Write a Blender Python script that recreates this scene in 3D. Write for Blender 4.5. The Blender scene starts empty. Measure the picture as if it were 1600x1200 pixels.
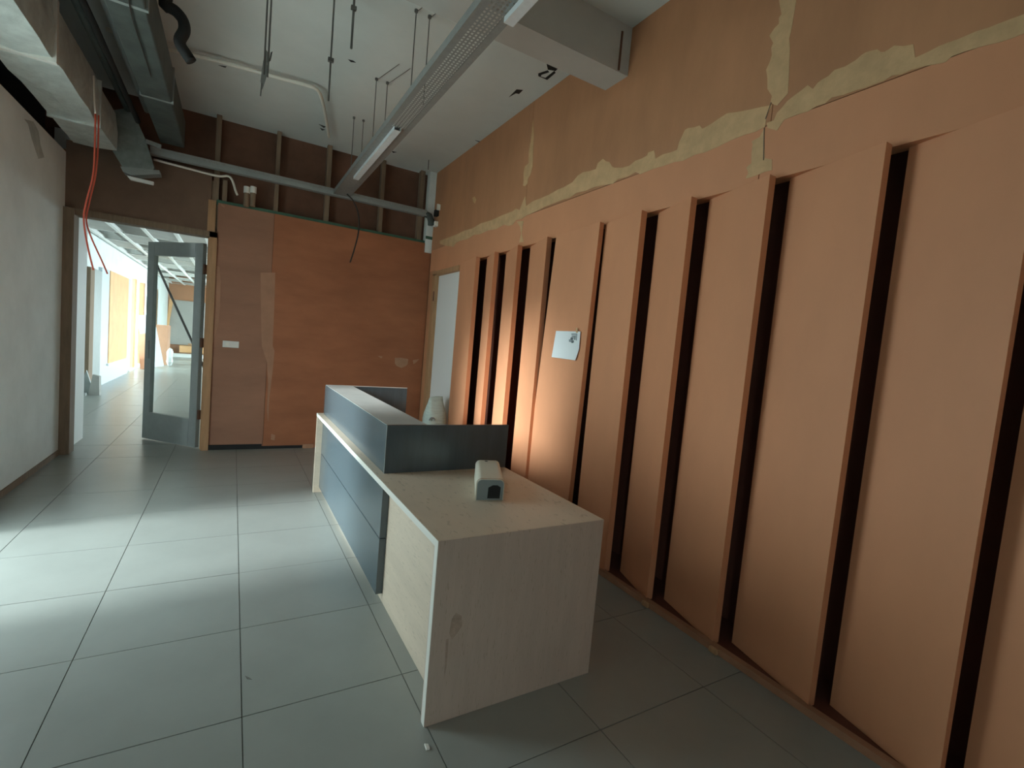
import bpy, bmesh, math, random
from mathutils import Vector, Matrix
random.seed(7)
sc = bpy.context.scene
COL = sc.collection

# ---------------------------------------------------------------- camera
F_PX = 753.7
YAW, PITCH, ROLL = math.radians(30.31), math.radians(-4.106), math.radians(5.059)
CAM = Vector((0, 0, 1.5))
_f = Vector((math.sin(YAW)*math.cos(PITCH), math.cos(YAW)*math.cos(PITCH), math.sin(PITCH)))
_r = _f.cross(Vector((0, 0, 1))).normalized(); _u = _r.cross(_f)
RT = _r*math.cos(ROLL) + _u*math.sin(ROLL); UP = -_r*math.sin(ROLL) + _u*math.cos(ROLL)
cd = bpy.data.cameras.new('camera'); cam = bpy.data.objects.new('camera', cd); COL.objects.link(cam)
cd.sensor_width = 36; cd.lens = F_PX/1600*36; cd.clip_start = .02; cd.clip_end = 300
cam.matrix_world = Matrix((( RT.x, UP.x, -_f.x, CAM.x), (RT.y, UP.y, -_f.y, CAM.y), (RT.z, UP.z, -_f.z, CAM.z), (0, 0, 0, 1)))
sc.camera = cam

def at(x, y, ax, v):
    """point where the photo pixel's ray meets the plane ax = v"""
    d = RT*((x-800)/F_PX) - UP*((y-600)/F_PX) + _f
    i = 'xyz'.index(ax); t = (v-CAM[i])/d[i]
    return CAM + d*t

# ---------------------------------------------------------------- world, sun, exposure
w = bpy.data.worlds.new('overcast_sky'); sc.world = w; w.use_nodes = True
bg = w.node_tree.nodes['Background']; bg.inputs[0].default_value = (.74, .93, .97, 1); bg.inputs[1].default_value = 5.2
sl = bpy.data.lights.new('low_sun', 'SUN'); sl.energy = 6.0; sl.angle = math.radians(17); sl.color = (.84, .97, 1.0)
so = bpy.data.objects.new('low_sun', sl); COL.objects.link(so)
so.rotation_euler = Vector((1, .13, -.335)).to_track_quat('-Z', 'Y').to_euler()
def portal(name, loc, direction, sx, sy):
    l = bpy.data.lights.new(name, 'AREA'); l.shape = 'RECTANGLE'; l.size = sx; l.size_y = sy
    l.cycles.is_portal = True
    o = bpy.data.objects.new(name, l); COL.objects.link(o); o.location = loc
    o.rotation_euler = Vector(direction).to_track_quat('-Z', 'Z').to_euler()
vs = sc.view_settings
vs.view_transform = 'Standard'; vs.look = 'None'; vs.exposure = .6; vs.gamma = 1; vs.use_curve_mapping = False

# ---------------------------------------------------------------- materials
def mat(name, col, rough=.6, var=.0, scale=6, stretch=(1, 1, 1), bump=0, bscale=40, metal=0, col2=None, spec=.5, spots=0, spotcol=(.3, .3, .3)):
    m = bpy.data.materials.new(name); m.use_nodes = True
    nt = m.node_tree; b = nt.nodes['Principled BSDF']
    b.inputs['Base Color'].default_value = (*col, 1); b.inputs['Roughness'].default_value = rough
    b.inputs['Metallic'].default_value = metal; b.inputs['Specular IOR Level'].default_value = spec
    tc = nt.nodes.new('ShaderNodeTexCoord'); mp = nt.nodes.new('ShaderNodeMapping')
    mp.inputs['Scale'].default_value = stretch; nt.links.new(tc.outputs['Object'], mp.inputs[0])
    last = None
    if var or col2:
        n = nt.nodes.new('ShaderNodeTexNoise'); n.inputs['Scale'].default_value = scale; n.inputs['Detail'].default_value = 6
        n.inputs['Roughness'].default_value = .62
        nt.links.new(mp.outputs[0], n.inputs['Vector'])
        cr = nt.nodes.new('ShaderNodeValToRGB')
        c2 = col2 or tuple(min(1, c*(1+var)) for c in col); c1 = tuple(c*(1-var) for c in col)
        cr.color_ramp.elements[0].position = .32; cr.color_ramp.elements[1].position = .68
        cr.color_ramp.elements[0].color = (*c1, 1); cr.color_ramp.elements[1].color = (*c2, 1)
        nt.links.new(n.outputs['Fac'], cr.inputs[0]); last = cr.outputs[0]
    if spots:
        n2 = nt.nodes.new('ShaderNodeTexNoise'); n2.inputs['Scale'].default_value = 55; n2.inputs['Detail'].default_value = 2
        nt.links.new(mp.outputs[0], n2.inputs['Vector'])
        r2 = nt.nodes.new('ShaderNodeValToRGB'); r2.color_ramp.elements[0].position = .5+spots; r2.color_ramp.elements[1].position = .56+spots
        nt.links.new(n2.outputs['Fac'], r2.inputs[0])
        mx = nt.nodes.new('ShaderNodeMix'); mx.data_type = 'RGBA'
        nt.links.new(r2.outputs[0], mx.inputs[0])
        if last: nt.links.new(last, mx.inputs[6])
        else: mx.inputs[6].default_value = (*col, 1)
        mx.inputs[7].default_value = (*spotcol, 1); last = mx.outputs[2]
    if last: nt.links.new(last, b.inputs['Base Color'])
    if bump:
        nb = nt.nodes.new('ShaderNodeTexNoise'); nb.inputs['Scale'].default_value = bscale; nb.inputs['Detail'].default_value = 4
        nt.links.new(mp.outputs[0], nb.inputs['Vector'])
        bp = nt.nodes.new('ShaderNodeBump'); bp.inputs['Strength'].default_value = bump; bp.inputs['Distance'].default_value = .01
        nt.links.new(nb.outputs['Fac'], bp.inputs['Height']); nt.links.new(bp.outputs[0], b.inputs['Normal'])
    return m
M = {}
M['tile'] = mat('porcelain_tile', (.29, .30, .275), .30, .05, 3, bump=.02, bscale=8)
M['grout'] = mat('grout', (.15, .145, .13), .9, .15, 20)
M['slab'] = mat('pavement', (.58, .57, .53), .9, .1, 2)
M['plaster'] = mat('white_plaster', (.80, .84, .82), .85, .06, 2.5, bump=.06, bscale=30)
M['ceil'] = mat('ceiling_paint', (.70, .73, .70), .9, .05, 1.6, bump=.05, bscale=25)
M['beam'] = mat('beam_paint', (.56, .54, .50), .9, .06, 2)
M['mdf'] = mat('brown_board', (.69, .310, .160), .55, .05, 2.2, stretch=(1, 1, .5), spec=.3)
M['ply'] = mat('plywood_veneer', (.51, .240, .120), .6, .13, 2.4, stretch=(1, 1, .35), spec=.3)
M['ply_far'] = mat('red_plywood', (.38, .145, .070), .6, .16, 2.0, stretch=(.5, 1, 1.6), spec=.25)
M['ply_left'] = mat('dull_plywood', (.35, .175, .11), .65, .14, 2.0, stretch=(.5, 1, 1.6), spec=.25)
M['edge'] = mat('board_edge', (.38, .19, .11), .7, .12, 8, spec=.2)
M['dark_recess'] = mat('dark_brown_board', (.15, .055, .036), .8, .1, 4, spec=.2)  # dark brown backing that shows in the slots between boards
M['cream'] = mat('torn_backing', (.66, .42, .225), .85, .10, 12, bump=.2, bscale=60, spec=.15)
M['pale'] = mat('worn_veneer', (.46, .26, .16), .75, .1, 6, spec=.2)
M['patch'] = mat('faded_patch', (.43, .23, .145), .75, .1, 4, spec=.2)
M['pine'] = mat('raw_pine', (.46, .26, .135), .7, .14, 5, stretch=(6, 6, .6), spec=.3)
M['stud'] = mat('old_stud', (.23, .16, .105), .8, .15, 6, stretch=(5, 5, .6))
M['cavity'] = mat('cavity_board', (.15, .07, .042), .85, .2, 3)
M['birch'] = mat('birch_laminate', (.61, .50, .385), .42, .07, 5, stretch=(1, .35, 3), spots=.13, spotcol=(.48, .39, .29))
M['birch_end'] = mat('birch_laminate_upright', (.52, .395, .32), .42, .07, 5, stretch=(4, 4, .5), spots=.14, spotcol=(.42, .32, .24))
M['slate'] = mat('slate_laminate', (.068, .092, .104), .25, .1, 6, stretch=(4, 1, .5), spec=.8)
M['black'] = mat('black_gap', (.012, .012, .012), .8)
M['band'] = mat('edge_banding', (.72, .70, .64), .45)
M['galv'] = mat('galvanised_steel', (.29, .30, .285), .5, .1, 25, metal=.25)
M['galv2'] = mat('bright_zinc', (.74, .80, .82), .35, .05, 30, metal=.1)
M['foil'] = mat('insulation_foil', (.66, .71, .68), .38, .14, 9, bump=.7, bscale=20, metal=.3)
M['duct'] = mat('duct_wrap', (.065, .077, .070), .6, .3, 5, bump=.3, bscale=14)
M['foil_dull'] = mat('dull_foil', (.21, .24, .225), .38, .25, 8, bump=.8, bscale=12, metal=.2)
M['pvc'] = mat('white_conduit', (.85, .81, .72), .5)
M['rubber'] = mat('black_foam', (.012, .013, .013), .7)
M['red'] = mat('red_cable', (.68, .11, .06), .5)
M['cable'] = mat('dark_cable', (.035, .025, .02), .6)
M['rod'] = mat('threaded_rod', (.17, .17, .16), .5, metal=.6)
M['alu'] = mat('grey_aluminium', (.29, .315, .305), .45, .05, 9, metal=.1)
M['paper'] = mat('white_paper', (.80, .84, .84), .8, spots=0)
M['ink'] = mat('print_ink', (.30, .34, .35), .8)
M['ink2'] = mat('print_ink_dark', (.13, .15, .16), .8)
M['switch'] = mat('white_switch', (.78, .76, .70), .4)
M['box'] = mat('ivory_plastic', (.66, .63, .52), .45)
M['boxface'] = mat('grey_face', (.25, .29, .29), .45)
M['header_shade'] = mat('shaded_header_board', (.17, .10, .065), .75, .15, 3)  # grey-brown board, with the shade over the doorway put into its colour
M['streak'] = mat('grey_streak', (.46, .48, .45), .9, .15, 8)
M['green'] = mat('green_track', (.05, .13, .085), .6, .2, 6)
M['sack'] = mat('woven_sack', (.60, .70, .64), .75, .12, 10, stretch=(1, 1, 7), bump=.3, bscale=20)
M['orange'] = mat('orange_ply', (.78, .44, .20), .6, .1, 3)
M['carton'] = mat('cardboard', (.48, .25, .15), .8, .08, 4)
M['white'] = mat('white_paint', (.86, .86, .83), .6)
M['bluewhite'] = mat('glossy_white_panel', (.70, .78, .84), .25)
M['greyboard'] = mat('grey_board', (.42, .41, .38), .8, .08, 3)
M['film'] = mat('plastic_film', (.55, .56, .55), .25, .1, 12, bump=.6, bscale=18)
def glass(name):
    m = bpy.data.materials.new(name); m.use_nodes = True; nt = m.node_tree
    for n in list(nt.nodes): nt.nodes.remove(n)
    o = nt.nodes.new('ShaderNodeOutputMaterial'); t = nt.nodes.new('ShaderNodeBsdfTransparent'); g = nt.nodes.new('ShaderNodeBsdfGlossy')
    t.inputs[0].default_value = (.93, .95, .94, 1); g.inputs['Roughness'].default_value = .03
    mx = nt.nodes.new('ShaderNodeMixShader'); mx.inputs[0].default_value = .07; nt.links.new(t.outputs[0], mx.inputs[1]); nt.links.new(g.outputs[0], mx.inputs[2])
    nt.links.new(mx.outputs[0], o.inputs[0]); return m
M['glass'] = glass('clear_glass')

# ---------------------------------------------------------------- mesh helpers
class MB:
    def __init__(s): s.v = []; s.f = []
    def box(s, x0, x1, y0, y1, z0, z1):
        b = len(s.v); s.v += [(x0,y0,z0),(x1,y0,z0),(x1,y1,z0),(x0,y1,z0),(x0,y0,z1),(x1,y0,z1),(x1,y1,z1),(x0,y1,z1)]
        s.f += [tuple(b+i for i in q) for q in ((3,2,1,0),(4,5,6,7),(0,1,5,4),(1,2,6,5),(2,3,7,6),(3,0,4,7))]; return s
    def prism(s, pts, ext):
        """closed polygon pts (3D) swept by vector ext"""
        b = len(s.v); n = len(pts); e = Vector(ext)
        s.v += [tuple(p) for p in pts] + [tuple(Vector(p)+e) for p in pts]
        s.f += [tuple(b+i for i in reversed(range(n))), tuple(b+n+i for i in range(n))]
        s.f += [(b+i, b+(i+1) % n, b+n+(i+1) % n, b+n+i) for i in range(n)]; return s
    def tube(s, pts, r, n=8, caps=True):
        pts = [Vector(p) for p in pts]; b = len(s.v); prev = None
        for i, p in enumerate(pts):
            d = (pts[min(i+1, len(pts)-1)] - pts[max(i-1, 0)]).normalized()
            if prev is None: a = d.orthogonal().normalized()
            else: a = (prev - d*prev.dot(d)).normalized()
            prev = a; c = d.cross(a); rr = r[i] if isinstance(r, (list, tuple)) else r
            s.v += [tuple(p + (a*math.cos(2*math.pi*k/n) + c*math.sin(2*math.pi*k/n))*rr) for k in range(n)]
        for i in range(len(pts)-1):
            for k in range(n):
                k2 = (k+1) % n; s.f.append((b+i*n+k, b+i*n+k2, b+(i+1)*n+k2, b+(i+1)*n+k))
        if caps:
            s.f.append(tuple(b+k for k in reversed(range(n)))); m = b+(len(pts)-1)*n; s.f.append(tuple(m+k for k in range(n)))
        return s
    def bar(s, a, b_, w, h, up=(0, 0, 1)):
        a = Vector(a); b_ = Vector(b_); d = (b_-a).normalized(); sd = d.cross(Vector(up)).normalized(); u = sd.cross(d)
        return s.prism([a+sd*w/2+u*h/2, a-sd*w/2+u*h/2, a-sd*w/2-u*h/2, a+sd*w/2-u*h/2], b_-a)
    def mesh(s, name, off=(0, 0, 0)):
        me = bpy.data.meshes.new(name); o = Vector(off)
        me.from_pydata([tuple(Vector(v)-o) for v in s.v], [], s.f)
        bm = bmesh.new(); bm.from_mesh(me); bmesh.ops.recalc_face_normals(bm, faces=bm.faces[:]); bm.to_mesh(me); bm.free()
        return me
def smooth_path(pts, k=6):
    P = [Vector(p) for p in pts]; out = []
    for i in range(len(P)-1):
        a, b, c, d = P[max(i-1, 0)], P[i], P[i+1], P[min(i+2, len(P)-1)]
        for j in range(k):
            t = j/k; out.append(.5*((2*b)+(c-a)*t+(2*a-5*b+4*c-d)*t*t+(3*b-a-3*c+d)*t**3))
    return out + [P[-1]]
def root_loc(o):
    l = Vector((0, 0, 0))
    while o: l += o.location; o = o.parent
    return l
def part(name, mb, m, parent, bevel=0, smooth=False, label=None, seg=2):
    """a part: mesh given in world metres, stored relative to its parent"""
    off = root_loc(parent) if parent else Vector((0, 0, 0))
    o = bpy.data.objects.new(name, mb.mesh(name, off)); COL.objects.link(o); o.parent = parent
    o.data.materials.append(M[m] if isinstance(m, str) else m)
    if bevel:
        bv = o.modifiers.new('bevel', 'BEVEL'); bv.width = bevel; bv.segments = seg; bv.limit_method = 'ANGLE'
    if smooth:
        for p in o.data.polygons: p.use_smooth = True
    if label: o['label'] = label
    return o
def tag(o, label, cat, group=None):
    o['label'] = label; o['category'] = cat
    if group: o['group'] = group
    return o
def solo(name, mb, m, label, cat, group=None, bevel=0, smooth=False):
    """a thing that is one mesh; origin at the middle of its base"""
    xs = [v[0] for v in mb.v]; ys = [v[1] for v in mb.v]; zs = [v[2] for v in mb.v]
    loc = Vector(((min(xs)+max(xs))/2, (min(ys)+max(ys))/2, min(zs)))
    o = bpy.data.objects.new(name, mb.mesh(name, loc)); COL.objects.link(o); o.location = loc
    o.data.materials.append(M[m])
    if bevel:
        bv = o.modifiers.new('bevel', 'BEVEL'); bv.width = bevel; bv.segments = 2; bv.limit_method = 'ANGLE'
    if smooth:
        for p in o.data.polygons: p.use_smooth = True
    return tag(o, label, cat, group)
def thing(name, loc, label, cat, group=None):
    o = bpy.data.objects.new(name, None); COL.objects.link(o); o.location = loc; o.empty_display_size = .1
    return tag(o, label, cat, group)
def struct(name, mb, m, label=None):
    o = part(name, mb, m, None); o['kind'] = 'structure'
    if label: o['label'] = label
    return o
def struct_empty(name, loc, label=None):
    o = bpy.data.objects.new(name, None); COL.objects.link(o); o.location = loc; o['kind'] = 'structure'
    if label: o['label'] = label
    return o

# ================================================================ the setting
XL, XR, YF, ZC = -1.515, 2.36, 6.62, 3.84
YB = -1.5
TX, TY = .63, .626
# floor: grout bed and tiles
floor = struct('floor', MB().box(-2.6, 5.2, YB, 26, -.20, -.004), 'grout', 'pale grey square floor tiles with thin dark joints')
base = MB().box(-TX/2+.002, TX/2-.002, -TY/2+.002, TY/2-.002, -.012, 0).mesh('tile')
base.materials.append(M['tile'])
for i in range(-4, 4):
    for j in range(-5, 21):
        cx, cy = .089+TX*(i+.5), 1.982+TY*(j+.5)
        if cy < YB+.3: continue
        if cy > 6.7 and (cx > .6): continue
        if cy < 6.5 and cx < XL-.25: continue
        o = bpy.data.objects.new('tile', base); COL.objects.link(o); o.parent = floor; o.location = (cx, cy, random.uniform(-.0006, .0006))
def floor_sheet(x0, x1, y0, y1): part('tile_field', MB().box(x0, x1, y0, y1, -.012, -.0005), 'tile', floor)
floor_sheet(-2.43, .6, 1.982+TY*21, 25)
struct('ground', MB().box(-30, -1.75, -30, 6.4, -.30, -.06).box(-1.75, 30, -30, YB-.2, -.30, -.06), 'slab')

# ceiling
ceiling = struct('ceiling', MB().box(-2.0, 2.8, YB-.2, YF+.35, ZC, ZC+.2), 'ceil', 'off white concrete ceiling')
part('beam', MB().box(XL, XR, 2.79, 3.03, 3.51, ZC), 'beam', ceiling)
def flat(pix, ax, v, ext): return MB().prism([at(x, y, ax, v) for x, y in pix], ext)
for pg in ([(854, 100), (872, 107), (868, 111), (856, 109)], [(841, 115), (856, 110), (858, 113), (846, 117), (845, 120), (852, 122), (866, 111), (868, 114), (855, 125), (841, 119)],
           [(795, 152), (807, 140), (817, 141), (811, 147), (806, 146)], [(544, 93), (552, 95), (556, 98), (548, 97)], [(498, 194), (509, 198), (506, 200)], [(500, 200), (508, 203), (503, 204)],
           [(341, 102), (354, 104), (352, 106)], [(612, 236), (620, 238), (614, 239)], [(742, 219), (756, 223), (752, 224)]):
    part('damage_spot', flat(pg, 'z', ZC-.002, (0, 0, .004)), 'rubber', ceiling)
part('beam_gap', MB().box(2.262, 2.276, 2.782, 2.80, 3.52, 3.78), 'cavity', ceiling)

# left wall with a tall opening, and the wall behind the camera
O0, O1, OZ = 2.95, 4.28, 2.75
wl = MB().box(XL-.2, XL, YB, O0, 0, ZC).box(XL-.2, XL, O1, YF+.1, 0, 3.07).box(XL-.2, XL, O0, O1, OZ, ZC)
wall_l = struct('wall_left', wl, 'plaster', 'off white plastered wall')
part('void_dark_sheet', MB().box(XL-.30, XL-.2, O1-.1, YF+.3, 2.9, ZC).box(XL-.2, XL+.05, YF+.2, YF+.3, 2.9, ZC), 'rubber', wall_l)  # black sheets stand in for the darkness of the unlit void
part('wall_streak', flat([(38,186),(44,194),(50,218),(60,248),(69,246),(63,226),(60,205),(52,190)], 'x', XL+.001, (.001, 0, 0)), 'streak', wall_l)  # greyer streak high on the left wall
struct('baseboard_left', MB().box(XL, XL+.012, O1, YF-.06, 0, .055), 'stud')
wb = MB().box(XL-.2, -1.4, YB-.2, YB, 0, ZC).box(-.9, 2.8, YB-.2, YB, 0, ZC).box(-1.4, -.9, YB-.2, YB, 2.2, ZC)  # narrow gap added behind the camera, sized to light the desk end
struct('wall_back', wb, 'plaster')
portal('back_gap_portal', (-1.15, YB-.1, 1.1), (0, 1, 0), .5, 2.2)
portal('opening_portal', (XL-.1, (O0+O1)/2, OZ/2), (1, 0, 0), O1-O0, OZ)

# right wall: backing with a doorway
DY0, DY1, DZ = 5.54, 6.38, 2.435
PT = 2.485                                   # top of the slanted boards
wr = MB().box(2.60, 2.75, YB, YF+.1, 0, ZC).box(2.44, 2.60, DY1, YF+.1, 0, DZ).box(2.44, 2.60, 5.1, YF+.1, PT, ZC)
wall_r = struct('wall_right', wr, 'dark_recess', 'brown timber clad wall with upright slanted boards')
ZJ = 2.775                                   # joint between upper and lower sheets
def yj(px, py): return at(px, py, 'x', XR).y
J1, J2 = yj(828, 240), yj(1213, 120)
ys = [YF-.02, J1, J2, YB]
for k in range(3):
    part('wall_sheet', MB().box(XR, 2.44, ys[k+1]+.002, ys[k]-.002, ZJ+.002, ZC), 'ply', wall_r)
J1b, J2b = yj(815, 345), yj(1190, 240)
ys = [YF-.02, J1b, J2b, YB]
for k in range(3):
    part('wall_sheet', MB().box(XR, 2.44, ys[k+1]+.002, ys[k]-.002, PT, ZJ-.002), 'mdf', wall_r)
# flush sheet between the doorway and the boards, and around the door
part('wall_sheet', MB().box(XR, 2.44, DY0, DY1, DZ, PT), 'mdf', wall_r)
part('wall_sheet', MB().box(XR, 2.44, DY1, YF-.02, 0, PT), 'ply', wall_r)
# slanted boards: far edge flush with the wall, near edge proud
near = [-.36, .12, .59, 1.048, 1.549, 2.03, 2.43, 2.88, 3.54, 4.035, 4.505, 4.945]
T = .05
for k, y0 in enumerate(near):
    y1 = near[k+1]-.032 if k+1 < len(near) else DY0
    xn, xf = 2.290, 2.41
    if k+1 == len(near): xf = XR
    if k == 6: xf, y1 = 2.352, near[k+1]-.02
    if k == 7:                               # loose board whose foot has slid towards the doorway
        yb, yt = 3.60, 3.455
        pts = [(xn, y0+.03, 0), (xf-.09, yb, 0), (xf-.085, yt, PT), (xn, y0-.03, PT)]
        mb = MB().prism(pts, (.04, 0, 0))
    else:
        mb = MB().prism([(xn, y0, .0), (xn+T, y0, 0), (xf+T, y1, 0), (xf, y1, 0)], (0, 0, PT))
    part('wall_board', mb, 'mdf', wall_r)
part('slot_dark_filler', MB().box(2.302, 2.598, YB, 4.9, 0, .02), 'dark_recess', wall_r)  # added filler that keeps the slots dark down to the floor
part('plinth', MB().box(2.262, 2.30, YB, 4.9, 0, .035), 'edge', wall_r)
for px, py in ((1011, 941), (1118, 1012)):
    p = at(px, py, 'z', .02); part('plinth_chip', MB().box(2.245, 2.275, p.y-.03, p.y+.02, 0, .03), 'pine', wall_r, bevel=.006)
# torn strips along the sheet joints
TORN = [[(687,376),(701,371),(712,367),(726,360),(738,357),(751,349),(768,344),(783,337),(801,330),(806,326),(812,328),(818,312),(821,306),(822,322),(833,314),(844,310),(858,304),(872,296),(880,293),(894,285),(903,274),(911,269),(922,267),(931,264),(934,255),(942,248),(947,252),(952,253),(956,260),(960,262),(972,262),(983,259),(993,251),(1002,248),(1011,243),(1013,238),(1022,235),(1024,248),(1036,241),(1048,238),(1058,234),(1061,222),(1066,212),(1070,203),(1075,200),(1084,199),(1093,196),(1097,201),(1100,200),(1112,193),(1125,184),(1136,177),(1152,175),(1172,171),(1190,167),(1206,164),(1198,182),(1195,198),(1193,199),(1180,206),(1165,210),(1142,219),(1122,229),(1101,238),(1085,242),(1067,251),(1054,253),(1037,259),(1020,264),(1000,272),(993,269),(980,276),(965,280),(961,284),(958,287),(944,289),(929,292),(915,298),(901,301),(890,309),(879,312),(864,318),(851,323),(838,330),(822,337),(815,342),(806,344),(801,351),(794,353),(787,351),(775,358),(762,360),(750,366),(740,367),(730,374),(719,376),(712,380),(708,386),(705,385),(696,384),(687,381)],
 [(1209,188),(1214,176),(1221,169),(1230,158),(1240,150),(1251,142),(1262,133),(1270,139),(1278,129),(1285,124),(1294,119),(1304,109),(1320,104),(1337,94),(1346,86),(1352,82),(1362,79),(1371,77),(1376,81),(1382,81),(1390,76),(1397,71),(1412,72),(1427,69),(1430,90),(1450,81),(1469,71),(1497,61),(1525,49),(1545,43),(1562,36),(1600,22),(1720,-26),(1720,0),(1600,52),(1580,60),(1562,66),(1543,70),(1525,75),(1505,81),(1487,88),(1477,97),(1469,99),(1446,103),(1424,109),(1409,116),(1394,118),(1381,126),(1367,131),(1352,137),(1337,141),(1318,148),(1300,152),(1288,162),(1277,165),(1262,174),(1245,179),(1225,187),(1219,196),(1214,204),(1206,202),(1199,200),(1198,192)],
 [(1193,202),(1194,225),(1195,247),(1206,249),(1206,266),(1196,268),(1187,272),(1176,276),(1165,279),(1169,270),(1166,262),(1169,259),(1174,255),(1174,240),(1176,225),(1174,221),(1187,214)],
 [(1219,-60),(1248,-60),(1244,0),(1240,25),(1236,49),(1233,60),(1234,75),(1233,110),(1231,146),(1222,156),(1214,165),(1208,163),(1204,159),(1206,150),(1199,139),(1199,122),(1197,109),(1203,96),(1206,86),(1205,75),(1208,67),(1202,56),(1210,44),(1217,37),(1217,28),(1221,22),(1217,0)],
 [(833,185),(834,213),(833,235),(832,260),(829,272),(825,279),(824,287),(820,291),(817,290),(818,283),(818,270),(820,260),(826,255),(826,240),(827,232),(829,222),(830,213)],
 [(807,346),(818,345),(816,356),(815,365),(818,378),(811,379),(814,366),(813,355)],
 [(738,309),(742,307),(744,312),(742,318),(739,315)]]
for pg in TORN: part('torn_strip', flat(pg, 'x', XR-.0018, (.004, 0, 0)), 'cream', wall_r)
for a, b in (((1205, 160), (1196, 186)), ((1194, 200), (1193, 250))):
    pa, pb = at(*a, 'x', XR-.0025), at(*b, 'x', XR-.0025)
    part('joint_crack', MB().bar(pa, pb, .004, .003, (1, 0, 0)), 'stud', wall_r)

# right doorway: pine lining, hinge, white leaf
trim = struct_empty('trim_1', (2.45, 5.96, 0), 'pale pine lining of the side doorway')
part('jamb', MB().box(2.345, 2.46, DY1-.05, DY1+.05, 0, DZ), 'pine', trim)
part('jamb', MB().box(2.375, 2.46, DY0, DY0+.012, 0, DZ), 'pine', trim)
part('head', MB().box(2.345, 2.46, DY0, DY1+.05, DZ-.03, DZ+.03), 'pine', trim)
part('hinge', MB().box(2.338, 2.349, DY1-.054, DY1-.036, 2.06, 2.19), 'cavity', trim)
d2 = struct_empty('door_2', (2.42, 5.95, 0), 'plain white door in the side doorway')
part('leaf', MB().box(2.40, 2.44, DY0+.012, DY1-.05, .01, DZ-.03), 'white', d2)

# far wall
DX0, DX1, HZ = -1.43, -.275, 2.465
wf = struct_empty('wall_far', (1.0, YF, 0), 'reddish plywood partition with an open framed strip above')
PX = .372; PZ = 2.865
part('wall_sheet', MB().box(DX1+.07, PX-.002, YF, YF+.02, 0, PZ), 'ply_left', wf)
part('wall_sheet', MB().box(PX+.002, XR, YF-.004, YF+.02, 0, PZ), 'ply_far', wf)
part('wall_sheet', MB().box(XL, DX1+.0, YF, YF+.02, HZ+.06, 3.19), 'header_shade', wf)
part('partition_core', MB().box(DX1+.07, 2.78, YF+.02, YF+.10, 0, 2.84).box(XL-.1, DX1+.07, YF+.02, YF+.10, HZ+.03, 3.1), 'stud', wf)
part('base_strip', MB().box(-.20, .36, YF-.012, YF, 0, .06).box(.36, .95, YF-.012, YF, 0, .035), 'black', wf)
part('base_chip', MB().box(.83, .96, YF-.04, YF-.012, 0, .05), 'pale', wf)
# open strip: top track, studs, dark boarding behind
part('top_track', MB().box(-.22, 2.30, YF+.01, YF+.09, 2.845, 2.90), 'green', wf)
part('back_boarding', MB().box(XL-.2, 2.78, YF+.16, YF+.2, 2.6, ZC), 'cavity', wf)
for px0, py0, px1, py1, wd in ((437, 205, 433, 322, .045), (514, 262, 511, 352, .055), (600, 255, 596, 356, .05), (661, 270, 657, 372, .06), (342, 206, 338, 318, .05), (352, 282, 349, 318, .045)):
    a = at(px0, py0, 'y', YF+.05); b = at(px1, py1, 'y', YF+.05)
    part('stud', MB().box(a.x-wd/2, a.x+wd/2, YF+.03, YF+.12, 2.86, ZC if py0 < 275 else a.z), 'stud', wf)
part('corner_post', MB().box(2.265, XR, YF-.02, YF+.10, 2.74, ZC), 'plaster', wf, label='white plastered post in the corner')
part('post_band', MB().box(2.262, XR, YF-.024, YF-.018, 2.925, 2.965), 'green', wf)
part('cover_strip', MB().box(-.30, -.225, YF-.012, YF, HZ, 2.88), 'pine', wf)
for pg, m in (([(407,426),(430,426),(429,470),(426,541),(429,548),(426,580),(421,622),(419,660),(417,640),(419,600),(417,566),(409,541),(408,500)], 'patch'),
           ([(338,415),(343,417),(345,440),(344,480),(341,510),(338,517),(334,535),(328,541),(326,500),(327,440)], 'patch'),
           ([(617,559),(627,559),(638,561),(637,569),(634,572),(627,575),(620,572),(617,568)], 'pale'),
           ([(645,563),(655,561),(651,566),(646,569)], 'pale'), ([(590,556),(598,557),(596,560)], 'pale'),
           ([(424,678),(430,680),(429,688),(423,687)], 'patch'), ([(345,318),(352,322),(350,324),(346,322)], 'patch')):
    part('worn_patch', flat(pg, 'y', YF-.006, (0, .004, 0)), m, wf)
# far doorway lining
t2 = struct_empty('trim_2', (-.85, YF, 0), 'raw timber lining of the far doorway')
part('jamb', MB().box(XL, DX0, YF-.06, YF+.12, 0, HZ+.06), 'stud', t2)
part('jamb', MB().box(DX1, DX1+.075, YF-.03, YF+.13, 0, HZ+.06), 'pine', t2)
part('head', MB().box(XL, DX1+.075, YF-.03, YF+.13, HZ, HZ+.065), 'stud', t2)
part('stop', MB().box(DX1-.015, DX1, YF+.05, YF+.13, 0, HZ), 'pine', t2)

# glazed aluminium door swung into the corridor
HG = Vector((-.318, 6.72, 0)); TIP = Vector((-.905, 7.36, 0)); dv = (TIP-HG).normalized(); WD = (TIP-HG).length
nv = Vector((-dv.y, dv.x, 0))
d1 = struct_empty('door_1', HG, 'grey aluminium glazed door standing open')
def leaf(name, u0, u1, z0, z1, th, m, parent=d1, off=0, bevel=0):
    q = [HG+dv*u0+nv*(off-th/2), HG+dv*u1+nv*(off-th/2), HG+dv*u1+nv*(off+th/2), HG+dv*u0+nv*(off+th/2)]
    return part(name, MB().prism([p+Vector((0, 0, z0)) for p in q], (0, 0, z1-z0)), m, parent, bevel=bevel)
DH = 2.40
leaf('stile', 0, .115, .012, DH, .05, 'alu', bevel=.004); leaf('stile', WD-.11, WD, .012, DH, .05, 'alu', bevel=.004)
leaf('top_rail', .115, WD-.11, DH-.16, DH, .05, 'alu'); br = leaf('bottom_rail', .115, WD-.11, .012, .34, .05, 'alu')
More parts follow.
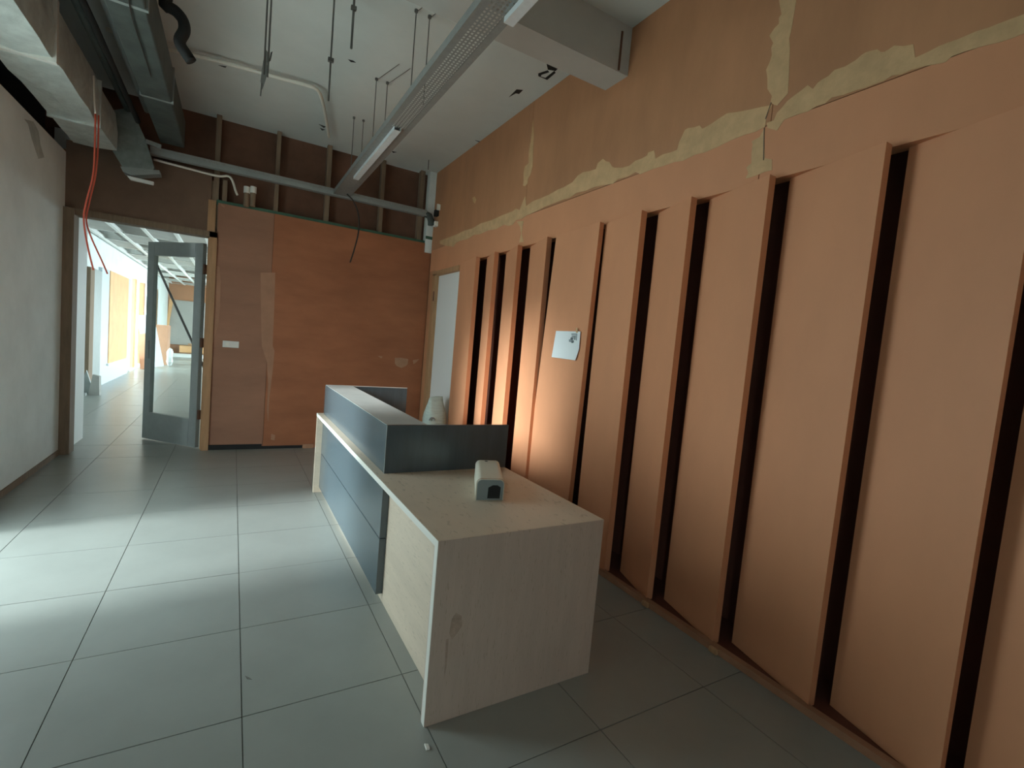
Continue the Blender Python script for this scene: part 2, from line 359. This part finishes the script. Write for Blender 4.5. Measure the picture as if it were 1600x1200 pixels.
leaf('pane', .115, WD-.11, .34, DH-.16, .008, 'glass')
for z in (.35, 1.2, 2.05): leaf('hinge', -.025, .0, z, z+.11, .03, 'cavity')
leaf('lock_plate', WD-.075, WD-.035, 1.0, 1.22, .062, 'galv')

# ================================================================ corridor beyond
CX = -2.40
struct('wall_corridor_stub', MB().box(XL-.12, XL+.02, YF+.13, 7.42, 0, 3.32), 'white')
wcl = struct('wall_corridor_left', MB().box(CX-.15, CX, 7.42, 16.2, 0, 3.32).box(CX-.15, CX, 16.2, 25.2, 2.52, 3.32).box(CX-.15, CX, 21.6, 25.2, 0, 2.52).box(CX-.15, XL-.12, 7.3, 7.42, 0, 3.32), 'plaster')
part('door_jamb', MB().box(CX-.02, CX+.07, 12.1, 12.75, 0, 2.33), 'alu', wcl)
part('jamb_face', MB().box(CX-.02, CX+.08, 11.8, 12.1, 0, 2.33), 'stud', wcl)
part('white_panel', MB().box(CX, CX+.06, 12.80, 15.9, 0, 2.42), 'bluewhite', wcl)
part('orange_panel', MB().box(CX+.05, CX+.075, 13.5, 15.6, .42, 2.42), 'orange', wcl)
part('sill', MB().box(CX+.05, CX+.10, 13.4, 15.7, .37, .42), 'white', wcl)
wn = struct_empty('window_1', (CX, 18.9, 0), 'tall bright corridor windows with pale timber posts')
for y, wd, m in ((16.25, .3, 'white'), (17.0, .35, 'orange'), (18.6, .22, 'pine'), (20.3, .3, 'pine'), (21.5, .3, 'orange')):
    part('post', MB().box(CX-.12, CX+.0, y, y+wd, 0, 2.52), m, wn)
part('pane', MB().box(CX-.07, CX-.062, 16.4, 21.6, .04, 2.50), 'glass', wn)
part('sill', MB().box(CX-.12, CX+.04, 16.3, 21.7, 0, .05), 'white', wn)
portal('corridor_window_portal', (CX-.2, 18.9, 1.3), (1, 0, 0), 5.2, 2.45)
wce = struct('wall_corridor_end', MB().box(CX-.2, 2.1, 25.0, 25.2, 0, 3.32), 'ply', 'brown boarded end wall of the corridor')
part('grey_panel', MB().box(-2.35, 1.5, 24.93, 25.0, .45, 2.32), 'greyboard', wce)
part('brown_panel', flat([(240, 438), (272, 462), (266, 495), (261, 525), (260, 562), (240, 562)], 'y', 24.86, (0, .04, 0)), 'carton', wce)
part('slant_board', flat([(265, 467), (272, 464), (266, 495), (262, 523), (258, 523), (261, 495)], 'y', 24.80, (0, .05, 0)), 'orange', wce)
struct('wall_corridor_right', MB().box(1.9, 2.05, 6.85, 10.8, 0, 3.32).box(1.9, 2.05, 24.0, 25.0, 0, 3.32).box(1.9, 2.05, 10.8, 24.0, 2.7, 3.32).box(-.2, 2.05, YF+.1, YF+.12, 0, 2.8), 'plaster')  # unseen side; its long opening was added to brighten the corridor
portal('corridor_right_portal', (2.0, 17.4, 1.35), (-1, 0, 0), 13.2, 2.7)
cc = struct('ceiling_corridor', MB().box(CX-.2, 2.1, YF+.2, 25.2, 3.32, 3.45), 'greyboard', 'unfinished corridor ceiling with white grid bars')
for k in range(9):
    x = -2.31+.46*k
    part('grid_bar', MB().box(x-.03, x+.03, 7.2, 25.0, 2.975, 2.995).box(x-.008, x+.008, 7.2, 25.0, 2.99, 3.05), 'white', cc)
for k in range(15):
    y = 7.9+1.2*k
    part('cross_bar', MB().box(-2.4, 1.9, y-.018, y+.018, 2.987, 2.997), 'white', cc)
for (i, j) in ((0, 1), (0, 2), (1, 3), (0, 4), (2, 2), (1, 5), (0, 6), (2, 6), (1, 7), (0, 8), (1, 9), (2, 9), (0, 10), (1, 11), (3, 5), (3, 8), (0, 12), (1, 13), (2, 12)):
    x = -2.31+.46*i; y = 7.9+1.2*j
    part('ceiling_tile', MB().box(x+.006, x+.454, y+.02, y+1.18, 2.998, 3.008), 'greyboard', cc)

# things in the corridor
solo('cardboard_box', MB().box(-2.27, -1.82, 19.2, 19.9, 0, 1.28), 'carton', 'tall brown carton standing behind the glazed door', 'box', bevel=.01)
def lump(c, sx, sy, sz, seed, n=10, m=8):
    rnd = random.Random(seed); b = MB(); 
    for i in range(m+1):
        th = math.pi*i/m
        for j in range(n):
            ph = 2*math.pi*j/n; r = 1+rnd.uniform(-.35, .3)
            b.v.append((c[0]+sx*math.sin(th)*math.cos(ph)*r, c[1]+sy*math.sin(th)*math.sin(ph)*r, c[2]+sz*(1-math.cos(th))))
    for i in range(m):
        for j in range(n): b.f.append((i*n+j, i*n+(j+1) % n, (i+1)*n+(j+1) % n, (i+1)*n+j))
    return b
solo('plastic_bundle', lump((-1.70, 18.6, 0), .10, .15, .30, 3, 7, 6), 'film', 'crumpled clear plastic wrap bundle beside the brown carton', 'plastic wrap')
solo('timber_plank', MB().bar((-1.6, 24.2, .52), (1.3, 24.4, .47), .22, .06), 'pine', 'upper timber plank lying against the grey end wall', 'plank')
solo('timber_plank', MB().box(-1.9, 1.4, 24.3, 24.75, .16, .44), 'orange', 'thick orange timber stack under the plank by the end wall', 'plank')
solo('white_sill_board', MB().box(-2.1, 1.4, 23.6, 24.2, 0, .12), 'white', 'long white board on the floor before the end wall', 'board')
solo('leaning_board', MB().bar((-1.98, 18.0, .01), (-2.30, 18.15, 1.55), .42, .03, (0, 1, 0)), 'bluewhite', 'white board leaning against the bright corridor window', 'board')
solo('leaning_board', MB().bar((-2.1, 17.2, .01), (-2.28, 17.9, 1.0), .30, .03, (0, 1, 0)), 'carton', 'short brown board leaning against the bright corridor window', 'board')
pa, pb = at(246, 416, 'y', 11.5), at(303, 540, 'y', 10.2)
dd = (pb-pa).normalized(); foot = pb+dd*(pb.z/-dd.z)
solo('pole', MB().tube([pa-dd*.45, foot], .02, 8), 'cable', 'thin dark pole slanting behind the glazed door', 'pole', smooth=True)
b0 = Vector((-2.16, 11.3, 0))
wdg = thing('offcut_stack', (b0.x, b0.y, 0), 'small grey offcuts leaning by the white corridor wall', 'offcut')
part('offcut', MB().prism([(b0.x-.20, b0.y+.1, 0), (b0.x-.02, b0.y+.1, 0), (b0.x-.05, b0.y+.1, .22), (b0.x-.11, b0.y+.1, .44), (b0.x-.17, b0.y+.1, .22)], (0, .05, 0)), 'alu', wdg)
part('offcut', MB().prism([(b0.x-.06, b0.y, 0), (b0.x+.10, b0.y, 0), (b0.x+.07, b0.y+.1, .34), (b0.x-.02, b0.y+.1, .37)], (.02, .05, 0)), 'greyboard', wdg)
part('offcut', MB().box(b0.x-.2, b0.x-.07, b0.y-.12, b0.y-.02, 0, .05), 'film', wdg)

# ================================================================ reception desk
dk = thing('reception_desk', (1.11, 3.2, 0), 'long birch and slate reception desk with a raised ledge', 'desk')
X0, X1, Y0, Y1, H = .707, 1.525, 1.655, 4.757, .75
part('worktop', MB().box(X0, X1, Y0, Y1, H-.03, H), 'birch', dk, label='pale birch worktop')
part('edge_band', MB().box(X0-.002, X0, Y0, Y1, H-.03, H), 'band', dk)
part('end_panel', MB().box(X0, X1, Y0-.002, Y0+.04, 0, H-.03).box(X0, X1, Y0-.002, Y0, H-.03, H-.0008), 'birch_end', dk)
part('edge_band', MB().box(X0-.002, X0, Y0, Y0+.03, 0, H-.03), 'band', dk)
part('end_panel', MB().box(X0, X1, Y1-.04, Y1, 0, H-.03), 'birch', dk)
part('front_panel', MB().box(.795, .82, Y0+.04, Y1-.04, .0, H-.03), 'birch', dk, label='speckled birch front panel')
part('slate_panel', MB().box(.757, .795, 2.615, Y1-.04, .05, .372), 'slate', dk)
part('slate_panel', MB().box(.757, .795, 2.615, Y1-.04, .378, H-.03), 'slate', dk)
M['knot'] = mat('birch_figure', (.40, .29, .22), .45, .15, 30)
part('wood_figure', flat([(702, 990), (706, 968), (713, 957), (721, 962), (722, 978), (714, 990), (706, 1000)], 'y', Y0-.003, (0, .0012, 0)), 'knot', dk)
part('wood_figure', flat([(697, 1000), (701, 998), (698, 1040), (694, 1060)], 'y', Y0-.003, (0, .0012, 0)), 'knot', dk)
# raised ledge
LY0, LY1, LZ = 2.612, 4.70, 1.02
lg = part('ledge', MB().box(.757, .995, LY0+.02, LY1-.02, H, LZ), 'slate', dk, label='slate clad raised ledge')
part('ledge_top', MB().box(.757, .995, LY0+.02, LY1-.02, LZ, LZ+.002), 'greyboard', lg)
part('ledge_end', MB().box(.757, X1+.005, LY0, LY0+.02, H, LZ+.002), 'slate', dk)
part('ledge_end', MB().box(.757, X1+.005, LY1-.02, LY1, H, LZ+.002), 'slate', dk)
part('corner_trim', MB().box(.755, .757, LY0, LY0+.006, H, LZ+.002), 'galv', lg)
part('far_edge_trim', MB().box(.757, X1+.005, LY1-.022, LY1-.018, LZ-.002, LZ+.004), 'band', lg)

# ivory device on the worktop
bx = thing('plastic_housing', (1.16, 2.2, H), 'ivory plastic housing with a dark socket lying on the desk', 'device')
fa, fb = Vector((1.056, 2.062, H)), Vector((1.19, 2.022, H)); du = (fb-fa).normalized(); wdt = (fb-fa).length
dn = Vector((-du.y, du.x, 0)); dn = Vector((.42, .91, 0)).normalized()
def prof(inset, n=6, r=.026, h=.105):
    pts = [(inset, 0), (wdt-inset, 0)]
    for k in range(n+1):
        a = math.pi/2*k/n; pts.append((wdt-inset-r+r*math.cos(a), h-inset-r+r*math.sin(a)))
    for k in range(n+1):
        a = math.pi/2*k/n; pts.append((inset+r-r*math.sin(a), h-inset-r+r*math.cos(a)))
    return [fa+du*u+Vector((0, 0, z)) for u, z in pts]
part('shell', MB().prism(prof(0), dn*.40), 'box', bx)
part('front_face', MB().prism([p-dn*.004+Vector((0, 0, .003)) for p in prof(.005, r=.022)], dn*.004), 'boxface', bx)
sk = [fa+du*u+Vector((0, 0, z))-dn*.0065 for u, z in ((.058, .012), (.120, .012), (.122, .068), (.105, .078), (.082, .078), (.060, .066))]
part('socket', MB().prism(sk, dn*.003), 'rubber', bx)
hp = fa+du*.06+dn*.375+Vector((0, 0, .105)); part('screw_hole', MB().tube([hp-Vector((0, 0, .003)), hp+Vector((0, 0, .0012))], .009, 10), 'rubber', bx)
part('seam', MB().prism([p+dn*.012+(p-(fa+du*wdt/2+Vector((0, 0, .05))))*.012+Vector((0, 0, .0005)) for p in prof(0)], dn*.003), 'edge', bx)

# paper notice on the loose board, switch plate
pq = [at(x, y, 'x', 2.283) for x, y in ((869, 517), (907, 518), (905, 545), (899, 563), (862, 558))]
pn = thing('paper_notice', tuple(pq[4]), 'white paper notice taped to a slanted wall board', 'paper')
part('sheet', MB().prism(pq, (-.0012, 0, 0)), 'paper', pn)
for pg, m in (([(893, 521), (902, 521), (902, 523), (893, 523.5)], 'ink'), ([(900.5, 523), (902, 523), (901.3, 532), (899.8, 532)], 'ink'), ([(893.5, 524.5), (900, 524), (899.3, 531), (896.5, 531), (896.5, 526.5), (893.2, 526.5)], 'boxface'), ([(892, 527), (896, 527), (895, 532), (891, 531)], 'ink2'), ([(889, 530), (893, 531), (893, 535), (889, 534)], 'ink'), ([(893, 532), (897, 532), (896, 536), (893, 536)], 'ink2')):
    part('print_mark', flat(pg, 'x', 2.2815, (-.0008, 0, 0)), m, pn)
part('tape', flat([(900, 512), (902, 512), (903, 520), (900, 520)], 'x', 2.2812, (-.0006, 0, 0)), 'cream', pn)
sa, sb = at(348, 532, 'y', YF-.01), at(373, 544, 'y', YF-.01)
sp = thing('switch_plate', (sa.x, YF-.01, sb.z), 'small white switch plate on the reddish plywood', 'switch plate')
part('plate', MB().box(sa.x, sb.x, YF-.016, YF-.001, sb.z, sa.z), 'switch', sp, bevel=.003)
part('rocker', MB().box(sa.x+.03, sa.x+.065, YF-.02, YF-.015, sb.z+.02, sa.z-.02), 'pvc', sp, bevel=.002)

# sack inside the side doorway
sx, sy = 2.205, 5.6
sk = thing('cement_sack', (sx, sy, 0), 'pale green woven sack standing against the white side door', 'sack')
def sack(cx, cy, wx, wy, h, top):
    b = MB(); n = 16; lv = 12; rnd = random.Random(5)
    for i in range(lv+1):
        t = i/lv; z = h*t; s = (1-.30*max(0, t-.72)/.28) * (.92+.10*math.sin(math.pi*min(1, t*1.1)))
        dy = wy*(1 - .75*max(0, (t-.75)/.25))
        for j in range(n):
            a = 2*math.pi*j/n; c, q = math.cos(a), math.sin(a)
            ex = math.copysign(abs(c)**.6, c); ey = math.copysign(abs(q)**.7, q); r = 1+rnd.uniform(-.03, .03)
            b.v.append((cx+wx*s*ex*r, cy+dy*s*ey*r, z+(rnd.uniform(-.015, .015) if i == lv else 0)))
    for i in range(lv):
        for j in range(n): b.f.append((i*n+j, i*n+(j+1) % n, (i+1)*n+(j+1) % n, (i+1)*n+j))
    b.f.append(tuple(range(n))[::-1]); b.f.append(tuple(lv*n+j for j in range(n))); return b
part('bag', sack(sx, sy, .135, .13, .83, 1), 'sack', sk, smooth=True)
e1 = at(675, 657, 'y', sy-.13); part('print_mark', MB().tube([e1+Vector((.0+.035*math.cos(a), 0, .035*math.sin(a))) for a in [math.pi*k/8 for k in range(9)]], .008, 6), 'ink', sk)

# ================================================================ ceiling services
# perforated cable tray
TX0, TX1, TZ, TYN, TYF = .995, 1.185, 3.20, 1.5, 6.42
tr = thing('cable_tray', ((TX0+TX1)/2, 4.0, TZ), 'long perforated steel cable tray hung below the ceiling', 'cable tray')
def holes(x0, x1, y0, y1, z, nx, ny, fx=.5, fy=.55):
    b = MB(); dx = (x1-x0)/nx; dy = (y1-y0)/ny
    for i in range(nx):
        for j in range(ny):
            cx, cy = x0+dx*i, y0+dy*j; a, c = dx*(1-fx)/2, dy*(1-fy)/2
            o = [(cx, cy), (cx+dx, cy), (cx+dx, cy+dy), (cx, cy+dy)]; n_ = [(cx+a, cy+c), (cx+dx-a, cy+c), (cx+dx-a, cy+dy-c), (cx+a, cy+dy-c)]
            k = len(b.v); b.v += [(x, y, z) for x, y in o+n_]
            b.f += [(k, k+1, k+5, k+4), (k+1, k+2, k+6, k+5), (k+2, k+3, k+7, k+6), (k+3, k, k+4, k+7)]
    return b
m1 = TX0+.035
b = holes(m1, TX1-.035, TYN, 4.05, TZ, 5, 90)
b.box(TX0, m1, TYN, TYF, TZ, TZ+.0015).box(TX1-.035, TX1, TYN, TYF, TZ, TZ+.0015).box(m1, TX1-.035, 4.05, TYF, TZ, TZ+.0015)
part('tray_bed', b, 'galv', tr)
part('side_flange', MB().box(TX0-.0015, TX0, TYN, TYF, TZ, TZ+.05).box(TX0-.0015, TX0+.012, TYN, TYF, TZ+.05, TZ+.0515), 'galv', tr)
part('side_flange', MB().box(TX1, TX1+.0015, TYN, TYF, TZ, TZ+.05).box(TX1-.012, TX1+.0015, TYN, TYF, TZ+.05, TZ+.0515), 'galv', tr)
def channel(y0, y1, x0, lab):
    solo('steel_channel', MB().box(x0, x0+.055, y0, y1, TZ-.032, TZ-.03).box(x0, x0+.002, y0, y1, TZ-.03, TZ-.001).box(x0+.053, x0+.055, y0, y1, TZ-.03, TZ-.001), 'galv2', lab, 'steel channel')
channel(4.02, 5.55, 1.05, 'bright steel channel under the far end of the cable tray')
channel(1.4, 2.36, 1.14, 'bright steel channel under the cable tray beside the beam')
for y, w1 in ((3.573, 'pair nearest the ceiling beam'), (4.68, 'middle pair'), (5.63, 'pair by the dark framed strip')):
    for x, w2 in ((1.033, 'at the flange'), (1.133, 'at mid tray')):
        r_ = thing('hanger_rod', (x, y, TZ), 'threaded rod holding the cable tray, '+w1+', '+w2, 'rod', 'threaded rods above the cable tray')
        part('rod', MB().tube([(x, y, TZ+.002), (x, y, ZC)], .0038, 6), 'rod', r_)
        part('ceiling_nut', MB().tube([(x, y, ZC-.02), (x, y, ZC-.001)], .013, 6), 'rod', r_)
for y, w1 in ((3.573, 'near the ceiling beam'), (4.68, 'at the middle tray rods')):
    for x, w2 in ((1.033, 'flange'), (1.133, 'mid tray')):
        solo('brace_wire', MB().tube([(x, y, ZC-.02), (x+.10, y-.36, ZC-.004)], .0024, 5), 'rod', 'thin slanting wire under the ceiling '+w1+', from the '+w2+' rod', 'wire', 'slanting wires at the cable tray rods')
# other hanging rods
def rod(px, y0, py1, Y, r, lab, nut=None):
    a = at(px, y0, 'y', Y); b = at(px, py1, 'y', Y); b.x = a.x
    t = thing('hanger_rod', (a.x, Y, b.z), lab, 'rod')
    part('rod', MB().tube([(a.x, Y, b.z), (a.x, Y, ZC)], r, 6), 'rod', t)
    if nut: z = at(px, nut, 'y', Y).z; part('nut', MB().box(a.x-.018, a.x+.018, Y-.012, Y+.012, z-.012, z+.012), 'rod', t)
rod(520, 40, 160, 3.7, .006, 'long thin rod hanging from the ceiling beside the short black rod', 95)
rod(551, 40, 77, 3.7, .008, 'short black rod hanging from the ceiling', 12)
hb = thing('pipe_hanger', tuple(at(412, 150, 'y', 3.7)), 'double rod hanger with clamp below the white conduit', 'hanger')
for px, py in ((417, 118), (423, 122)):
    a = at(px, 20, 'y', 3.7); z = at(px, py, 'y', 3.7).z; part('rod', MB().tube([(a.x, 3.7, z), (a.x, 3.7, ZC)], .0055, 6), 'rod', hb)
c = at(413, 105, 'y', 3.7)
part('clamp', MB().prism([tuple(at(x, y, 'y', 3.7)) for x, y in ((416, 78), (420, 84), (417, 100), (419, 112), (414, 128), (410, 140), (407, 126), (409, 110), (411, 96))], (0, .012, 0)), 'galv', hb)
part('tail', MB().tube([tuple(at(409, 130, 'y', 3.7)), tuple(at(407, 150, 'y', 3.7))], .004, 6), 'rod', hb)
part('hook', MB().prism([tuple(at(x, y, 'y', 3.7)) for x, y in ((426, 80), (423, 82), (420, 96), (423, 94))], (0, .012, 0)), 'rod', hb)
s_ = at(670, 250, 'z', ZC); solo('hanger_rod', MB().tube([(s_.x, s_.y, ZC), (s_.x, s_.y, ZC-.12)], .005, 6), 'rod', 'tiny rod stub in the ceiling by the white corner post', 'rod')
# white conduit on the ceiling
zc = ZC-.055
pth = [at(x, y, 'z', zc) for x, y in ((165, 45), (250, 73), (340, 95), (430, 120), (478, 133), (494, 139), (502, 152), (508, 178), (514, 214))]
solo('white_conduit', MB().tube(smooth_path(pth, 5), .016, 10), 'pvc', 'white conduit pipe bent along the ceiling', 'pipe', smooth=True)
# black foam hose
hp = [at(x, y, 'y', 4.2) for x, y in ((258, 4), (264, 11), (275, 18), (286, 32), (288, 48), (281, 62), (283, 72), (291, 84), (299, 96))]
solo('foam_hose', MB().tube(smooth_path([Vector((-.43, 4.2, ZC-.001))]+hp, 4), .036, 10), 'rubber', 'black foam covered hose hanging from the ceiling', 'hose', smooth=True)
# foil wrapped duct
FX0, FX1, FZ = -1.38, -1.065, 3.09
du_ = thing('insulated_duct', (-1.22, 4.5, FZ), 'foil wrapped air duct running along the left wall', 'duct')
b = MB(); N = 24; rnd = random.Random(11)
prev = None
sec = []
for k in range(N+1):
    y = 1.0+(6.27-1.0)*k/N; j = lambda s=.008: rnd.uniform(-s, s)
    ring = [(FX0+j(), y, FZ+j()), ((FX0+FX1)/2, y, FZ-.012+j()), (FX1+j(), y, FZ+.004+j()), (FX1+.01+j(), y, FZ+.18+j()), (FX1-.01+j(), y, FZ+.36), (FX0, y, FZ+.36), (FX0-.006+j(), y, FZ+.17)]
    b.v += ring
for k in range(N):
    for i in range(7): b.f.append((k*7+i, k*7+(i+1) % 7, (k+1)*7+(i+1) % 7, (k+1)*7+i))
b.f.append(tuple(range(7))); b.f.append(tuple(N*7+i for i in range(7)))
part('duct_body', b, 'foil', du_)
for y, t in ((4.36, .018), (5.55, .014), (3.2, .016)):
    part('tape_seam', MB().box(FX0-.012, FX1+.016, y-t, y+t, FZ-.022, FZ+.37), 'band' if y == 4.36 else 'foil', du_)
# smaller plenum at its end, with a white slot
pl = thing('duct_plenum', (-.95, 6.3, 2.98), 'wrinkled grey plenum box at the end of the foil duct', 'duct')
a0, a1, a2, a3 = at(178, 236, 'y', 6.2), at(160, 175, 'y', 6.2), at(207, 160, 'y', 6.2), at(243, 270, 'y', 6.2)
part('plenum_body', MB().prism([tuple(at(x, y, 'y', 6.29)) for x, y in ((152, 180), (176, 172), (205, 168), (226, 215), (241, 262), (238, 268), (192, 262), (170, 226))], (0, .13, 0)), 'foil_dull', pl)
part('plenum_lip', MB().prism([tuple(at(x, y, 'y', 6.285)) for x, y in ((188, 260), (249, 266), (250, 272), (205, 274), (192, 268))], (0, .14, 0)), 'alu', pl)
part('slot_strip', MB().prism([tuple(at(x, y, 'y', 6.29)) for x, y in ((198, 274), (240, 284), (239, 288), (203, 280))], (0, .05, 0)), 'white', pl)
part('glint_strip', MB().prism([tuple(at(x, y, 'y', 6.285)) for x, y in ((228, 217), (252, 226), (251, 232), (228, 223))], (0, .03, 0)), 'galv', pl)
# plain duct high under the ceiling
d2_ = thing('plain_duct', (-.64, 4.6, 3.34), 'plain grey duct running high beside the foil duct', 'duct')
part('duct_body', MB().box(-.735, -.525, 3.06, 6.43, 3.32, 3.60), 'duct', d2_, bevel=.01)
for y in (3.8, 5.2): part('flange', MB().box(-.745, -.515, y, y+.03, 3.317, 3.61), 'alu', d2_)
# pipes and cables bunched between the two ducts
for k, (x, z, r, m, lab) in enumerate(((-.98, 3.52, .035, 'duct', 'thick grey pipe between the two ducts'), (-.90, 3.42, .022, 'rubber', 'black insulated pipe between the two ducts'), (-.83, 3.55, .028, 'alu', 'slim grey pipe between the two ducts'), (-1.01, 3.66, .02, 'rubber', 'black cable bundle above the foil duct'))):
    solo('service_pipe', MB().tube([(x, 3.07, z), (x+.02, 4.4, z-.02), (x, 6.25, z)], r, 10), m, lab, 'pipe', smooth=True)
# drooping cable by the ducts
pth = [at(x, y, 'z', 3.311) for x, y in ((200, -8), (207, 30), (222, 75), (236, 120))]
solo('droop_cable', MB().tube(smooth_path(pth), .004, 6), 'cable', 'thin black cable along the underside of the plain grey duct', 'cable', smooth=True)
# red cables
rp = [at(x, y, 'y', 5.28) for x, y in ((146, 118), (147, 150), (149, 178), (148, 230), (145, 275), (134, 318), (131, 345), (137, 385), (146, 422))]
rp2 = [at(x, y, 'y', 5.32) for x, y in ((154, 180), (153, 230), (149, 275), (139, 318), (135, 345), (143, 372), (158, 405), (168, 428))]
solo('red_cable', MB().tube(smooth_path(rp[2:]), .0065, 7), 'red', 'red cable hanging before the far doorway, ending above the floor on a straight tail', 'cable', smooth=True)
solo('red_cable', MB().tube(smooth_path(rp2), .006, 7), 'red', 'red cable twin whose loose tail bends towards the corridor', 'cable', smooth=True)
solo('white_cable', MB().tube(smooth_path(rp[:3]), .007, 7), 'pvc', 'short white cable end above the red cables', 'cable', smooth=True)
# trunking along the far wall, at tray height
ga, gb = at(236, 234, 'y', 6.47), at(686, 344, 'y', 6.47)
tk = thing('cable_trunking', (1.0, 6.47, 3.19), 'grey steel trunking along the open strip of the far wall', 'trunking')
part('trunk', MB().box(-.82, 2.20, 6.44, 6.52, 3.19, 3.265), 'alu', tk, bevel=.004)
part('trunk_lid', MB().box(-.82, 2.20, 6.436, 6.44, 3.235, 3.267), 'galv', tk)
part('end_elbow', MB().tube([(2.19, 6.48, 3.225), (2.25, 6.48, 3.21), (2.28, 6.48, 3.15), (2.285, 6.48, 3.09)], .045, 10), 'duct', tk, smooth=True)
def jbox(p0, p1, m, name, lab, cat, Y=6.40, d=.08):
    a, c = at(*p0, 'y', Y), at(*p1, 'y', Y); solo(name, MB().box(min(a.x, XR-.05), min(c.x, XR-.002), Y, Y+d, c.z, a.z), m, lab, cat, bevel=.006)
jbox((681, 345), (699, 357), 'pvc', 'junction_box', 'small white junction box in the corner under the trunking', 'box')
jbox((683, 327), (700, 341), 'rubber', 'foam_piece', 'black foam piece in the corner above the white box', 'foam')
jbox((696, 321), (702, 332), 'pvc', 'cable_clip', 'tiny white clip on the brown wall by the black foam', 'clip', 6.36, .03)
# loose cable from the tray end
cp = [at(x, y, 'y', 6.2) for x, y in ((542, 303), (552, 314), (560, 335), (560, 362), (554, 388), (547, 410))]
solo('loose_cable', MB().tube(smooth_path(cp), .009, 7), 'cable', 'dark loose cable dangling from the cable tray end', 'cable', smooth=True)
# thin conduit over the far doorway and two stubs
cp = [at(x, y, 'y', YF-.06) for x, y in ((240, 249), (300, 265), (340, 275), (356, 275), (363, 282), (368, 298), (371, 305))]
solo('thin_conduit', MB().tube(smooth_path(cp), .012, 8), 'pvc', 'thin conduit bent down above the far doorway', 'pipe', smooth=True)
for px, lab in ((386, 'conduit stub with white cap, nearer the thin bent conduit'), (396, 'conduit stub with white cap, next to its twin')):
    a = at(px, 292, 'y', YF-.05); m_ = at(px, 302, 'y', YF-.05); e_ = at(px, 323, 'y', YF-.05)
    t = thing('conduit_stub', (a.x, YF-.05, e_.z), lab, 'pipe')
    part('stub', MB().tube([(a.x, YF-.05, e_.z), (a.x, YF-.05, m_.z)], .030, 10), 'stud', t, smooth=False)
    part('cap', MB().tube([(a.x, YF-.05, m_.z), (a.x, YF-.05, a.z)], .034, 10), 'switch', t)
# crumbs and a scuff on the floor
c_ = at(666, 1168, 'z', 0)
solo('plaster_crumb', MB().prism([(c_.x-.006, c_.y-.014, 0), (c_.x+.008, c_.y-.016, 0), (c_.x+.01, c_.y+.006, 0), (c_.x-.004, c_.y+.014, 0)], (.001, .001, .007)), 'band', 'small white plaster crumb on the floor at the desk corner', 'crumb', bevel=.002)
part('scuff_mark', flat([(383, 1056), (390, 1059), (394, 1062), (386, 1061)], 'z', .001, (0, 0, .0006)), 'grout', floor)
